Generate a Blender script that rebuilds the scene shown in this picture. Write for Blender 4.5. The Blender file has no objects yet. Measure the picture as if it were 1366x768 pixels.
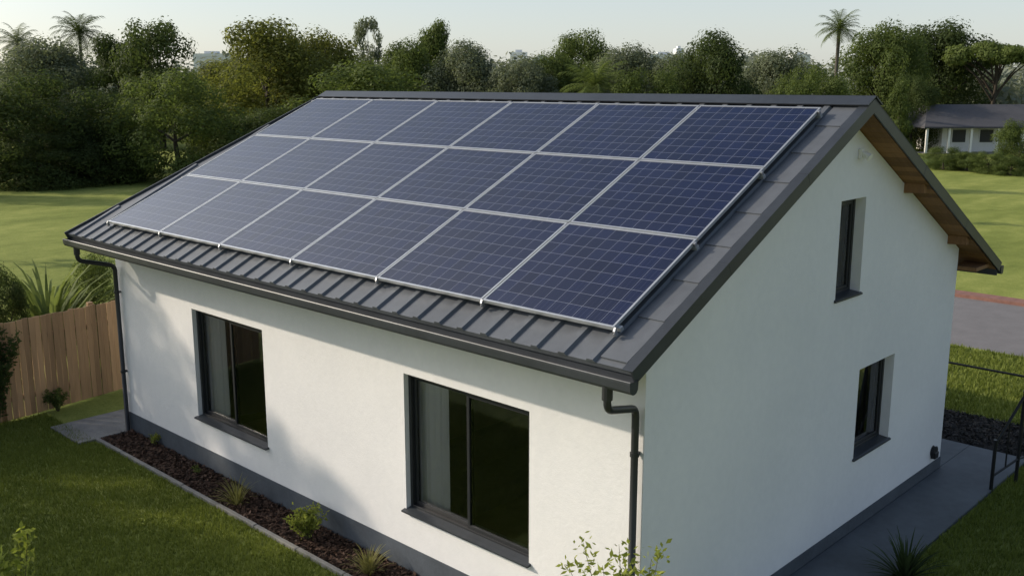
import bpy, math, random
import numpy as np
from mathutils import Vector, Matrix
random.seed(7); rng = np.random.default_rng(7)
scn = bpy.context.scene; COL = scn.collection
U = random.uniform
# ------------------------------------------------------------------ camera numbers
FPX, TH, PITCH = 1318.55, 0.7597, 0.2044
CX, CY, CZ = -7.3645, -5.2507, 5.88
GZ = -0.10
Fv = (math.cos(TH), math.sin(TH)); Rv = (Fv[1], -Fv[0])
cp, sp = math.cos(PITCH), math.sin(PITCH)
def ray(px, py):
    u = (px-683)/FPX; v = (py-384)/FPX
    fh = cp - v*sp
    return u/fh, -(sp+v*cp)/fh           # right / forward, up / forward
def ground(px, py, z=GZ):
    a, b = ray(px, py); d = (z-CZ)/b
    return CX+d*(Fv[0]+a*Rv[0]), CY+d*(Fv[1]+a*Rv[1])
def spot(px, py, d):
    a, b = ray(px, py)
    return CX+d*(Fv[0]+a*Rv[0]), CY+d*(Fv[1]+a*Rv[1]), CZ+d*b

# ------------------------------------------------------------------ node helpers
class NT:
    def __init__(s, name):
        s.m = bpy.data.materials.new(name); s.m.use_nodes = True
        s.t = s.m.node_tree; s.t.nodes.clear()
        s.out = s.t.nodes.new('ShaderNodeOutputMaterial')
    def n(s, typ, **kw):
        nd = s.t.nodes.new(typ)
        for k, v in kw.items(): setattr(nd, k, v)
        return nd
    def l(s, a, b): s.t.links.new(a, b)
    def math(s, op, a, b=None, c=None, clamp=False):
        nd = s.n('ShaderNodeMath', operation=op); nd.use_clamp = clamp
        for i, x in enumerate((a, b, c)):
            if x is None: continue
            if isinstance(x, (int, float)): nd.inputs[i].default_value = x
            else: s.l(x, nd.inputs[i])
        return nd.outputs[0]
    def mix(s, f, a, b, blend='MIX'):
        nd = s.n('ShaderNodeMix', data_type='RGBA', blend_type=blend)
        for i, x in ((0, f), (6, a), (7, b)):
            if isinstance(x, (int, float)): nd.inputs[i].default_value = x
            elif isinstance(x, tuple): nd.inputs[i].default_value = (*x[:3], 1)
            else: s.l(x, nd.inputs[i])
        return nd.outputs[2]
    def noise(s, scale, detail=3, rough=.55, vec=None):
        nd = s.n('ShaderNodeTexNoise'); nd.inputs['Scale'].default_value = scale
        nd.inputs['Detail'].default_value = detail; nd.inputs['Roughness'].default_value = rough
        if vec is None:
            if not hasattr(s, 'tc'): s.tc = s.n('ShaderNodeTexCoord')
            vec = s.tc.outputs['Object']
        s.l(vec, nd.inputs['Vector']); return nd.outputs['Fac']
    def ramp(s, f, stops):
        nd = s.n('ShaderNodeValToRGB'); e = nd.color_ramp.elements
        while len(e) < len(stops): e.new(.5)
        for i, (p, c) in enumerate(stops):
            e[i].position = p; e[i].color = (*c, 1) if isinstance(c, tuple) else (c, c, c, 1)
        s.l(f, nd.inputs[0]); return nd.outputs[0]
    def bump(s, h, strength=.3, dist=.02, nrm=None):
        nd = s.n('ShaderNodeBump'); nd.inputs['Strength'].default_value = strength
        nd.inputs['Distance'].default_value = dist; s.l(h, nd.inputs['Height'])
        if nrm is not None: s.l(nrm, nd.inputs['Normal'])
        return nd.outputs[0]
    def bsdf(s, col, rough=.5, metal=0, nrm=None, spec=.5, link=True):
        nd = s.n('ShaderNodeBsdfPrincipled')
        for key, x in (('Base Color', col), ('Roughness', rough), ('Metallic', metal), ('Specular IOR Level', spec)):
            i = nd.inputs[key]
            if isinstance(x, tuple): i.default_value = (*x[:3], 1)
            elif isinstance(x, (int, float)): i.default_value = x
            else: s.l(x, i)
        if nrm is not None: s.l(nrm, nd.inputs['Normal'])
        if link: s.l(nd.outputs[0], s.out.inputs[0])
        return nd.outputs[0]
def surf(name, c, var=.2, scale=4, rough=.6, metal=0, bs=60, bst=.2, bd=.01, spec=.4):
    t = NT(name)
    a = t.noise(scale, 4); b = t.noise(scale*7, 3)
    f = t.math('ADD', t.math('MULTIPLY', a, .65), t.math('MULTIPLY', b, .35))
    f = t.ramp(f, [(.3, 0.), (.7, 1.)])
    col = t.mix(f, tuple(x*(1-var) for x in c), tuple(min(1, x*(1+var)) for x in c))
    t.bsdf(col, rough, metal, t.bump(t.noise(bs, 3), bst, bd), spec); return t.m
def leaf(name, c1, c2, trans=.3, ns=1.2, isl=.25):
    t = NT(name); g = t.n('ShaderNodeNewGeometry'); oi = t.n('ShaderNodeObjectInfo')
    f = t.math('ADD', t.math('MULTIPLY', g.outputs['Random Per Island'], isl), t.math('MULTIPLY', t.noise(ns, 2), .9-isl))
    f = t.math('ADD', f, t.math('MULTIPLY', oi.outputs['Random'], .2))
    col = t.ramp(f, [(.25, c1), (.8, c2)])
    p = t.bsdf(col, .65, 0, None, .1, link=False)
    tr = t.n('ShaderNodeBsdfTranslucent'); t.l(t.mix(.5, col, (c2[0]*1.2, c2[1]*1.25, c2[2]*.6)), tr.inputs[0])
    mx = t.n('ShaderNodeMixShader'); mx.inputs[0].default_value = trans
    t.l(p, mx.inputs[1]); t.l(tr.outputs[0], mx.inputs[2]); t.l(mx.outputs[0], t.out.inputs[0]); return t.m

M = {}
def stucco():
    t = NT('white_stucco'); a = t.noise(.5, 5, .6); b = t.noise(9, 3)
    f = t.math('ADD', t.math('MULTIPLY', a, .7), t.math('MULTIPLY', b, .3))
    col = t.mix(t.ramp(f, [(.35, 0.), (.65, 1.)]), (.64, .645, .67), (.715, .715, .735))
    h = t.math('ADD', t.noise(140, 2), t.math('MULTIPLY', t.noise(22, 3), 1.2))
    t.bsdf(col, .85, 0, t.bump(h, .35, .006), .2); return t.m
M['stucco'] = stucco()
M['plinth'] = surf('plinth_render', (.06, .072, .09), .22, 3, .8, 0, 70, .4, .01)
M['metal_roof'] = surf('dark_metal_roof', (.098, .108, .124), .2, 1.3, .5, .15, 30, .05, .01)
M['trim'] = surf('dark_trim_metal', (.038, .044, .053), .2, 2, .42, .2, 50, .05, .004)
M['frame'] = surf('window_frame_metal', (.022, .024, .028), .15, 4, .4, .1, 80, .05, .003)
M['alu'] = surf('aluminium', (.46, .48, .5), .1, 6, .42, .7, 60, .04, .002)
M['clamp'] = surf('clamp_metal', (.3, .31, .33), .12, 8, .4, .7, 60, .04, .002)
M['black'] = surf('black_metal', (.012, .013, .015), .2, 5, .4, .2, 60, .05, .003)
M['white_plastic'] = surf('white_plastic', (.75, .75, .73), .05, 5, .4)
M['room'] = surf('room_plaster', (.72, .69, .64), .1, 2, .9)
M['room_floor'] = surf('room_floor_wood', (.4, .31, .22), .25, 3, .5)
M['sofa'] = surf('sofa_fabric', (.3, .3, .3), .15, 12, .95, 0, 90, .3, .01)
M['concrete'] = surf('path_concrete', (.085, .096, .108), .28, 1.2, .65, 0, 90, .25, .006)
M['edging'] = surf('edging_concrete', (.2, .195, .185), .25, 4, .85, 0, 60, .4, .01)
M['asphalt'] = surf('asphalt', (.14, .135, .14), .15, 2, .85, 0, 120, .4, .008)
M['redkerb'] = surf('red_brick_kerb', (.19, .095, .075), .3, 6, .85, 0, 40, .4, .01)
M['soil'] = surf('mulch_soil', (.03, .021, .017), .45, 12, .95, 0, 50, 1, .03)
M['gravel'] = surf('dark_gravel', (.022, .02, .019), .5, 14, .9, 0, 45, 1, .03)
M['bark'] = surf('bark', (.05, .04, .03), .35, 6, .9, 0, 20, .6, .03)
M['palm_bark'] = surf('palm_bark', (.09, .08, .065), .3, 6, .9, 0, 20, .6, .03)
M['far_wall'] = surf('far_house_wall', (.75, .75, .74), .08, 1, .8)
M['far_roof'] = surf('far_house_roof', (.075, .075, .083), .15, 1, .7, 0, 60, .2, .01, .2)
M['haze_wall'] = surf('hazy_far_building', (.62, .64, .66), .06, .2, .9)  # distance haze blended into the wall and window colours of the skyline
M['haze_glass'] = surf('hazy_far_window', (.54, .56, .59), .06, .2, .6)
M['chip'] = leaf('mulch_chips', (.02, .013, .01), (.09, .055, .04), 0, 3, .6)
M['stone'] = leaf('gravel_stones', (.012, .012, .012), (.06, .055, .05), 0, 3, .6)
def wood(name, c, sc):
    t = NT(name); tc = t.n('ShaderNodeTexCoord'); mp = t.n('ShaderNodeMapping'); t.tc = tc
    mp.inputs['Scale'].default_value = sc; t.l(tc.outputs['Object'], mp.inputs['Vector'])
    g = t.n('ShaderNodeNewGeometry')
    f = t.noise(1, 6, .65, mp.outputs[0])
    f = t.math('ADD', t.math('MULTIPLY', f, .6), t.math('MULTIPLY', g.outputs['Random Per Island'], .5))
    col = t.ramp(f, [(.2, tuple(x*.55 for x in c)), (.85, tuple(x*1.3 for x in c))])
    t.bsdf(col, .75, 0, t.bump(f, .3, .006), .25); return t.m
M['soffit'] = wood('soffit_timber', (.24, .132, .064), (1.5, 30, 8))
M['fence'] = wood('fence_timber', (.32, .205, .115), (14, 14, 1.2))
def grass(name):
    t = NT(name); tc = t.n('ShaderNodeTexCoord'); t.tc = tc
    mp = t.n('ShaderNodeMapping'); mp.inputs['Rotation'].default_value = (0, 0, .9); mp.inputs['Scale'].default_value = (.2, 1, 1); t.l(tc.outputs['Object'], mp.inputs['Vector'])
    n0 = t.noise(.35, 4, .6, mp.outputs[0])
    n1 = t.noise(.07, 4); n2 = t.noise(1.1, 5, .65); n3 = t.noise(16, 4, .7); n4 = t.noise(75, 2)
    f = t.math('ADD', t.math('MULTIPLY', n1, .22), t.math('MULTIPLY', n2, .18))
    f = t.math('ADD', f, t.math('MULTIPLY', n0, .32))
    f = t.math('ADD', f, t.math('MULTIPLY', n3, .18)); f = t.math('ADD', f, t.math('MULTIPLY', n4, .1))
    col = t.ramp(f, [(.38, (.095, .13, .026)), (.5, (.21, .245, .06)), (.62, (.37, .385, .12))])
    h = t.math('ADD', t.math('MULTIPLY', n3, 1.), n4)
    t.bsdf(col, .9, 0, t.bump(h, .6, .05), .1); return t.m
M['lawn'] = grass('lawn_grass')
M['blade'] = leaf('grass_blades', (.06, .088, .016), (.2, .235, .055), .35, 1.0, .5)
def cells():
    t = NT('solar_cells'); uv = t.n('ShaderNodeUVMap'); sx = t.n('ShaderNodeSeparateXYZ'); t.l(uv.outputs[0], sx.inputs[0])
    u = t.math('MULTIPLY', sx.outputs[0], 10); v = t.math('MULTIPLY', sx.outputs[1], 8)
    def edge(x, w): return t.math('GREATER_THAN', t.math('ABSOLUTE', t.math('SUBTRACT', t.math('FRACT', x), .5)), .5-w)
    grid = t.math('MAXIMUM', edge(u, .014), edge(v, .014))
    bus = edge(t.math('ADD', t.math('MULTIPLY', u, 3), .5), .04)
    cmb = t.n('ShaderNodeCombineXYZ'); t.l(t.math('FLOOR', u), cmb.inputs[0]); t.l(t.math('FLOOR', v), cmb.inputs[1])
    oi = t.n('ShaderNodeObjectInfo'); t.l(t.math('MULTIPLY', oi.outputs['Random'], 50), cmb.inputs[2])
    wn = t.n('ShaderNodeTexWhiteNoise'); t.l(cmb.outputs[0], wn.inputs[0])
    vo = t.n('ShaderNodeTexVoronoi'); vo.inputs['Scale'].default_value = 60
    tc = t.n('ShaderNodeTexCoord'); t.tc = tc; t.l(tc.outputs['Object'], vo.inputs['Vector'])
    f = t.math('ADD', t.math('MULTIPLY', wn.outputs[0], .5), t.math('MULTIPLY', t.math('FRACT', t.math('MULTIPLY', vo.outputs['Distance'], 7)), .3))
    col = t.ramp(f, [(.1, (.0012, .0028, .019)), (.8, (.0028, .0065, .038))])
    col = t.mix(t.math('MULTIPLY', bus, .06), col, (.35, .38, .45))
    col = t.mix(t.math('MULTIPLY', grid, .34), col, (.4, .43, .5))
    dust = t.ramp(t.noise(1.6, 4), [(.35, 0.), (.75, .01)])
    col = t.mix(dust, col, (.4, .4, .4))
    rg = t.ramp(t.noise(2.5, 4), [(.3, .05), (.7, .12)])
    t.bsdf(col, rg, 0, t.bump(t.noise(2.2, 2), .05, .01), .66); return t.m
M['cells'] = cells()
def glass():
    t = NT('window_glass'); fr = t.n('ShaderNodeFresnel'); fr.inputs[0].default_value = 2.1
    tr = t.n('ShaderNodeBsdfTransparent'); tr.inputs[0].default_value = (.9, .91, .91, 1)
    gl = t.n('ShaderNodeBsdfGlossy'); gl.inputs['Roughness'].default_value = .02; gl.inputs[0].default_value = (.84, .86, .9, 1)
    mx = t.n('ShaderNodeMixShader'); t.l(fr.outputs[0], mx.inputs[0]); t.l(tr.outputs[0], mx.inputs[1]); t.l(gl.outputs[0], mx.inputs[2])
    t.l(mx.outputs[0], t.out.inputs[0]); return t.m
M['glass'] = glass()
def cloth():
    t = NT('sheer_curtain'); d = t.n('ShaderNodeBsdfDiffuse'); d.inputs[0].default_value = (.9, .9, .89, 1)
    tr = t.n('ShaderNodeBsdfTranslucent'); tr.inputs[0].default_value = (.75, .75, .72, 1)
    f = t.math('ADD', t.math('MULTIPLY', t.noise(60, 2), .2), .05)
    mx = t.n('ShaderNodeMixShader'); t.l(f, mx.inputs[0]); t.l(d.outputs[0], mx.inputs[1]); t.l(tr.outputs[0], mx.inputs[2])
    t.l(mx.outputs[0], t.out.inputs[0]); return t.m
M['curtain'] = cloth()
M['leaf_dark'] = leaf('dark_foliage', (.034, .052, .02), (.082, .11, .036), .42)
M['leaf_mid'] = leaf('mid_foliage', (.05, .074, .023), (.125, .162, .047), .42)
M['leaf_olive'] = leaf('olive_foliage', (.075, .09, .024), (.175, .185, .048), .45)
M['leaf_haze'] = leaf('hazy_foliage', (.095, .116, .078), (.165, .19, .12), .4)  # aerial haze mixed into this leaf tint
M['leaf_far'] = leaf('far_foliage', (.15, .172, .14), (.215, .235, .185), .35, .2)  # paler still, distance haze held in the leaf colour
M['leaf_fresh'] = leaf('fresh_leaves', (.1, .14, .02), (.3, .33, .08), .45, 8, .5)
M['leaf_straw'] = leaf('straw_leaves', (.12, .12, .04), (.3, .28, .12), .35, 8, .5)
M['leaf_spiky'] = leaf('spiky_leaves', (.06, .09, .028), (.18, .22, .075), .4, 5, .5)
M['leaf_deep'] = leaf('deep_green_leaves', (.02, .035, .015), (.06, .085, .035), .3, 5, .5)
M['stem'] = surf('green_stem', (.07, .06, .03), .3, 10, .8)

# ------------------------------------------------------------------ mesh builder
class MB:
    def __init__(s): s.v = []; s.f = []; s.uv = None
    def hexa(s, p):            # p: 8 points, bottom loop then top loop
        b = len(s.v); s.v += [tuple(x) for x in p]
        s.f += [tuple(b+i for i in q) for q in ((3, 2, 1, 0), (4, 5, 6, 7), (0, 1, 5, 4), (1, 2, 6, 5), (2, 3, 7, 6), (3, 0, 4, 7))]
        return s
    def box(s, x0, x1, y0, y1, z0, z1):
        return s.hexa([(x0, y0, z0), (x1, y0, z0), (x1, y1, z0), (x0, y1, z0), (x0, y0, z1), (x1, y0, z1), (x1, y1, z1), (x0, y1, z1)])
    def quad(s, *p):
        b = len(s.v); s.v += [tuple(x) for x in p]; s.f.append(tuple(range(b, b+len(p)))); return s
    def tube(s, path, r, n=8, cap=True):
        path = [Vector(p) for p in path]; rs = r if isinstance(r, (list, tuple)) else [r]*len(path)
        b = len(s.v); up = Vector((.13, .27, .95))
        for i, p in enumerate(path):
            d = (path[min(i+1, len(path)-1)]-path[max(i-1, 0)]).normalized()
            a = d.cross(up)
            if a.length < .05: a = d.cross(Vector((1, 0, 0)))
            a.normalize(); c = d.cross(a)
            for k in range(n):
                t = 2*math.pi*k/n; s.v.append(tuple(p+(a*math.cos(t)+c*math.sin(t))*rs[i]))
        for i in range(len(path)-1):
            for k in range(n):
                s.f.append((b+i*n+k, b+i*n+(k+1) % n, b+(i+1)*n+(k+1) % n, b+(i+1)*n+k))
        if cap:
            s.f.append(tuple(b+k for k in range(n))); s.f.append(tuple(b+(len(path)-1)*n+k for k in reversed(range(n))))
        return s
    def mesh(s, name, mat, smooth=False):
        me = bpy.data.meshes.new(name); me.from_pydata(s.v, [], s.f); me.update()
        if s.uv:
            l = me.uv_layers.new(name='UVMap')
            for i, q in enumerate(s.uv): l.data[i].uv = q
        me.materials.append(M[mat])
        if smooth: me.polygons.foreach_set('use_smooth', [True]*len(me.polygons))
        return me
def qmesh(name, V, mat):       # V (n,k,3): n separate k-gons
    n, k = V.shape[:2]; me = bpy.data.meshes.new(name)
    me.vertices.add(n*k); me.vertices.foreach_set('co', V.reshape(-1).astype(np.float32))
    me.loops.add(n*k); me.loops.foreach_set('vertex_index', np.arange(n*k, dtype=np.int32))
    me.polygons.add(n); me.polygons.foreach_set('loop_start', np.arange(0, n*k, k, dtype=np.int32))
    me.polygons.foreach_set('loop_total', np.full(n, k, dtype=np.int32))
    me.update(); me.validate(); me.materials.append(M[mat]); return me
def link(name, me, parent=None, local=False, bevel=0):
    o = bpy.data.objects.new(name, me); COL.objects.link(o)
    if parent is not None:
        o.parent = parent
        if not local and parent.parent is None: o.matrix_parent_inverse = Matrix.Translation(-parent.location)
    if bevel:
        b = o.modifiers.new('bevel', 'BEVEL'); b.width = bevel; b.segments = 2; b.limit_method = 'ANGLE'
    return o
def obj(name, mb, mat, parent=None, local=False, smooth=False, bevel=0): return link(name, mb.mesh(name, mat, smooth), parent, local, bevel)
def tag(o, label, cat, group=None, kind=None):
    if label: o['label'] = label
    if cat: o['category'] = cat
    if group: o['group'] = group
    if kind: o['kind'] = kind
    return o
def thing(name, label, cat, loc=(0, 0, 0), rz=0, group=None):
    o = bpy.data.objects.new(name, None); COL.objects.link(o); o.empty_display_size = .1
    o.location = loc; o.rotation_euler = (0, 0, rz); return tag(o, label, cat, group)
def struct(name, mb, mat, label, cat, bevel=0): return tag(obj(name, mb, mat, bevel=bevel), label, cat, None, 'structure')

# ------------------------------------------------------------------ ground, road, paths
g = MB(); R = 2500
g.quad((-R, -R, GZ), (R, -R, GZ), (R, R, GZ), (-R, R, GZ))
struct('lawn', g, 'lawn', 'broad green lawn spreading around the white house to the trees', 'lawn')
def ribbon(mb, pts, w0, w1, z0, z1):
    L, Rr = [], []
    for i, p in enumerate(pts):
        a = Vector(pts[max(i-1, 0)]); b = Vector(pts[min(i+1, len(pts)-1)]); d = (b-a).normalized(); nn = Vector((d.y, -d.x)); q = Vector(p)
        L.append(q+nn*w0); Rr.append(q+nn*w1)
    for i in range(len(pts)-1):
        mb.hexa([(L[i].x, L[i].y, z0), (L[i+1].x, L[i+1].y, z0), (Rr[i+1].x, Rr[i+1].y, z0), (Rr[i].x, Rr[i].y, z0), (L[i].x, L[i].y, z1), (L[i+1].x, L[i+1].y, z1), (Rr[i+1].x, Rr[i+1].y, z1), (Rr[i].x, Rr[i].y, z1)])
cl = [(18.6, -120), (18.6, -30), (18.6, 0), (18.7, 8), (19.6, 13), (22, 18), (27, 23), (60, 54), (160, 148)]
rd = MB(); ribbon(rd, cl, -2.7, 2.7, GZ-.3, GZ+.006); struct('road', rd, 'asphalt', 'grey asphalt lane passing behind the white house', 'road')
kb = MB(); ribbon(kb, cl, 2.7, 3.25, GZ-.3, GZ+.1); struct('kerb', kb, 'redkerb', 'reddish brick kerb along the far side of the lane', 'kerb')
pt = MB(); pt.box(-.5, 9.3, -.92, -.014, -.3, -.055); pt.box(7.985, 9.3, -.012, 6, -.3, -.055)
struct('path', pt, 'concrete', 'smooth grey concrete path along the gable wall', 'path', .012)
gb = MB(); gb.box(9.32, 11., -1.3, 2.6, -.3, -.085); struct('gravel_bed', gb, 'gravel', 'dark gravel bed beyond the back corner of the house', 'gravel bed')
bd = MB(); bd.box(-.6, -.014, -1, 10.9, -.3, -.08); struct('garden_bed', bd, 'soil', 'dark mulched bed along the foot of the front wall', 'garden bed')
ed = MB()
y = -1
while y < 10.9:
    ed.box(-.67, -.603, y, min(y+.99, 10.9), -.3, -.045+U(-.006, .006)); y += 1.0
struct('edging', ed, 'edging', 'narrow concrete edging between the mulched bed and the front lawn', 'edging', .008)
pa = MB(); pa.box(-.95, .9, 10.92, 12.1, -.3, -.06); struct('patio', pa, 'edging', 'pale paving slab at the far front corner of the house', 'paving', .01)

def flakes(n, fx, size, flat=.35):
    P = np.array([fx() for _ in range(n)]); a = rng.normal(size=(n, 3)); a[:, 2] *= flat; a /= np.linalg.norm(a, axis=1)[:, None]
    b = rng.normal(size=(n, 3)); b[:, 2] *= flat; b -= a*(a*b).sum(1)[:, None]; b /= np.linalg.norm(b, axis=1)[:, None]
    s = size*(.5+rng.random((n, 1))); return np.stack([P-a*s, P-b*s*.5, P+a*s, P+b*s*.5], 1)
tag(link('mulch', qmesh('mulch', flakes(9000, lambda: (U(-.59, -.03), U(1, 10.88), -.07+U(0, .03)), .03), 'chip')), 'brown bark mulch scattered over the bed below the windows', 'mulch', None, 'stuff')
tag(link('gravel', qmesh('gravel', flakes(6500, lambda: (U(9.34, 10.98), U(-1.28, 2.5), -.075+U(0, .03)), .03), 'stone')), 'dark loose stones on the bed behind the back corner', 'gravel', None, 'stuff')
def blades(n, fx, h0, h1, w):
    P = np.array([fx() for _ in range(n)]); P = np.c_[P, np.full(n, GZ)]
    a = rng.random(n)*6.283; t = np.c_[np.cos(a), np.sin(a), np.zeros(n)]*w*(.6+.8*rng.random((n, 1)))
    ln = rng.normal(size=(n, 3))*.35; ln[:, 2] = 1; tip = P+ln*(h0+(h1-h0)*rng.random((n, 1)))
    return np.stack([P-t, P+t, tip], 1)
def lawnpt():
    while True:
        x, y = U(-5.5, -.68), U(3.2, 13)
        if x > -4.6-(y-6)*.05: return x, y
B1 = blades(95000, lawnpt, .03, .085, .007)
B2 = blades(34000, lambda: (U(3.5, 11), U(-3.6, -.94)), .04, .1, .008)
B3 = blades(18000, lambda: (U(11.02, 15.8), U(-2, 3.6)), .05, .13, .014)
tag(link('grass', qmesh('grass', np.concatenate([B1, B2, B3]), 'blade')), 'short grass blades of the lawn close around the house', 'grass', None, 'stuff')

# ------------------------------------------------------------------ house
LW, WW = 11.10, 7.96
XE, XR, ZR = -.66, 3.8135, 5.673
SL = .5012; c1 = 1/math.sqrt(1+SL*SL); s1 = SL*c1
def zt(x): return 3.402+SL*(x+.718)
XB, SR = 8.82, .5075; c2 = 1/math.sqrt(1+SR*SR); s2 = SR*c2
def zb(x): return ZR-SR*(x-XR)
def Fp(x, y, h): return (x-s1*h, y, zt(x)+c1*h)
def Rp(x, y, h): return (x+s2*h, y, zb(x)+c2*h)
YV = -.33; KL = .265
def yL(x): return 11.31-KL*(x+.718)
def yW(x): return 11.06-KL*x
house = thing('house', 'white rendered house with dark metal gable roof and solar panels', 'house', (0, 0, GZ))
def top_g(x): return (zt(x) if x < XR else zb(x))-.135
def wall(us, zs, holes, P, thick, top):
    mb = MB(); us = sorted(set(us)); zs = sorted(set(zs))
    def hole(a, b): return any(h[0] <= a < h[1] and h[2] <= b < h[3] for h in holes)
    for i in range(len(us)-1):
        for k in range(len(zs)-1):
            um, zm = (us[i]+us[i+1])/2, (zs[k]+zs[k+1])/2
            if hole(um, zm): continue
            q = [(us[i], min(zs[k], top(us[i]))), (us[i+1], min(zs[k], top(us[i+1]))), (us[i+1], min(zs[k+1], top(us[i+1]))), (us[i], min(zs[k+1], top(us[i])))]
            if q[3][1]-q[0][1] < 1e-6 and q[2][1]-q[1][1] < 1e-6: continue
            mb.quad(*[P(u, z, 0) for u, z in q]); mb.quad(*[P(u, z, thick) for u, z in reversed(q)])
    for u0, u1, z0, z1 in holes:
        for a, b in (((u0, z0), (u1, z0)), ((u1, z0), (u1, z1)), ((u1, z1), (u0, z1)), ((u0, z1), (u0, z0))):
            mb.quad(P(*a, 0), P(*b, 0), P(*b, thick), P(*a, thick))
    return mb
FW = [(1.49, 3.54, .74, 2.478), (6.6, 8.56, .74, 2.478)]
GW = [(3.881, 4.562, 3.285, 4.495), (4.737, 5.847, .997, 2.225)]
us = [0.0, yW(0)]+[a for h in FW for a in h[:2]]; zs = [-.15, 3.6]+[.74, 2.478]
wf = wall(us, zs, FW, lambda u, z, t: (t, u, z), .3, lambda u: 3.58)
us = [0.0, XR, WW]+[a for h in GW for a in h[:2]]; zs = [-.15, 6]+[a for h in GW for a in h[2:]]
wg = wall(us, zs, GW, lambda u, z, t: (u, t, z), .3, top_g)
wl = wall([0.0, XR, WW], [-.15, 6], [], lambda u, z, t: (u, yW(u)-t, z), .3, top_g)
wr = wall([0.0, yW(WW)], [-.15, 3.35], [], lambda u, z, t: (WW-t, u, z), .3, lambda u: 3.4)
for w_ in (wf, wg, wl, wr): obj('wall', w_, 'stucco', house)
pl = MB(); pl.box(-.012, -.0005, -.012, yW(0)+.01, -.16, .25); pl.box(.0, WW+.012, -.012, -.0005, -.16, .12); pl.box(WW+.0005, WW+.012, 0, yW(WW), -.16, .12)
obj('plinth', pl, 'plinth', house)
fl = MB(); fl.box(.31, WW-.31, .31, yW(WW)-.3, -.1, 0.0); fl.box(.31, 4.2, yW(WW)-.29, yW(4.2)-.32, -.1, 0.0); obj('floor', fl, 'room_floor', house)
ce = MB(); ce.box(.302, WW-.302, .302, yW(WW)-.302, 2.86, 2.9); ce.box(.302, 4.2, yW(WW)-.3, yW(4.2)-.32, 2.86, 2.9); obj('ceiling', ce, 'room', house)
pr = MB(); pr.box(4.2, 4.3, .302, yW(4.3)-.302, 0, 2.86); pr.box(.302, 4.2, 5.1, 5.2, 0, 2.86); obj('partition', pr, 'room', house)
# roof
rf = MB()
rf.hexa([Fp(XE, YV, -.05), Fp(XR, YV, -.05), Fp(XR, yL(XR), -.05), Fp(XE, yL(XE), -.05), Fp(XE, YV, 0), Fp(XR, YV, 0), Fp(XR, yL(XR), 0), Fp(XE, yL(XE), 0)])
rf.hexa([Rp(XR, YV, -.05), Rp(XB, YV, -.05), Rp(XB, yL(XB), -.05), Rp(XR, yL(XR), -.05), Rp(XR, YV, 0), Rp(XB, YV, 0), Rp(XB, yL(XB), 0), Rp(XR, yL(XR), 0)])
y = .14
while y < 11.2:
    xt = min(XR-.16, (11.31-y)/KL-.718-.24)
    if xt > XE+.2:
        rf.hexa([Fp(XE-.005, y-.055, .001), Fp(xt, y-.055, .001), Fp(xt, y+.055, .001), Fp(XE-.005, y+.055, .001), Fp(XE-.005, y-.034, .03), Fp(xt, y-.034, .03), Fp(xt, y+.034, .03), Fp(XE-.005, y+.034, .03)])
    xt = min(XB, (11.31-y)/KL-.718-.24)
    if xt > XR+.3:
        rf.hexa([Rp(XR+.16, y-.05, .001), Rp(xt, y-.05, .001), Rp(xt, y+.05, .001), Rp(XR+.16, y+.05, .001), Rp(XR+.16, y-.03, .03), Rp(xt, y-.03, .03), Rp(xt, y+.03, .03), Rp(XR+.16, y+.03, .03)])
    y += .34
roof = obj('roof', rf, 'metal_roof', house)
so = MB()     # boarded underside, one strip per board
def boards(P, xa, xb, n):
    for i in range(n):
        a = xa+(xb-xa)*i/n+.003; b = xa+(xb-xa)*(i+1)/n-.003
        so.hexa([P(a, YV+.02, -.11), P(b, YV+.02, -.11), P(b, yL(b)-.04, -.11), P(a, yL(a)-.04, -.11), P(a, YV+.02, -.052), P(b, YV+.02, -.052), P(b, yL(b)-.04, -.052), P(a, yL(a)-.04, -.052)])
boards(Fp, XE+.02, XR-.03, 34); boards(Rp, XR+.03, XB-.02, 38)
obj('soffit', so, 'soffit', house)
for P, xa, xb in ((Fp, XE-.03, XR), (Rp, XR, XB+.02)):     # verge boards and flashing
    vt = MB(); n = 3
    for i in range(n):
        a = xa+(xb-xa)*i/n; b = xa+(xb-xa)*(i+1)/n+(.03 if i < n-1 else 0); k = .0015*i
        vt.hexa([P(a, YV-.02-k, -.115), P(b, YV-.02-k, -.115), P(b, YV, -.115), P(a, YV, -.115), P(a, YV-.02-k, .018), P(b, YV-.02-k, .018), P(b, YV, .018), P(a, YV, .018)])
        vt.hexa([P(a, YV-.022-k, .019), P(b, YV-.022-k, .019), P(b, YV+.1, .019), P(a, YV+.1, .019), P(a, YV-.022-k, .026+k), P(b, YV-.022-k, .026+k), P(b, YV+.092, .026+k), P(a, YV+.092, .026+k)])
    obj('verge_trim', vt, 'trim', house)
    vt = MB(); vt.hexa([P(xa, yL(xa), -.14), P(xb, yL(xb), -.14), P(xb, yL(xb)+.022, -.14), P(xa, yL(xa)+.022, -.14), P(xa, yL(xa), .04), P(xb, yL(xb), .04), P(xb, yL(xb)+.022, .04), P(xa, yL(xa)+.022, .04)])
    obj('verge_trim', vt, 'trim', house)
ft = MB()     # lapped flashing pieces beside the panels
for i in range(8):
    a = XE+.06+i*.55; b = min(a+.58, XR-.1)
    ft.hexa([Fp(a, YV+.105, .003), Fp(b, YV+.105, .003), Fp(b, .07, .003), Fp(a, .07, .003), Fp(a, YV+.105, .02), Fp(b, YV+.105, .006), Fp(b, .07, .006), Fp(a, .07, .02)])
obj('flashing', ft, 'metal_roof', house)
rc = MB()
ye = yL(XR)+.02
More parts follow.
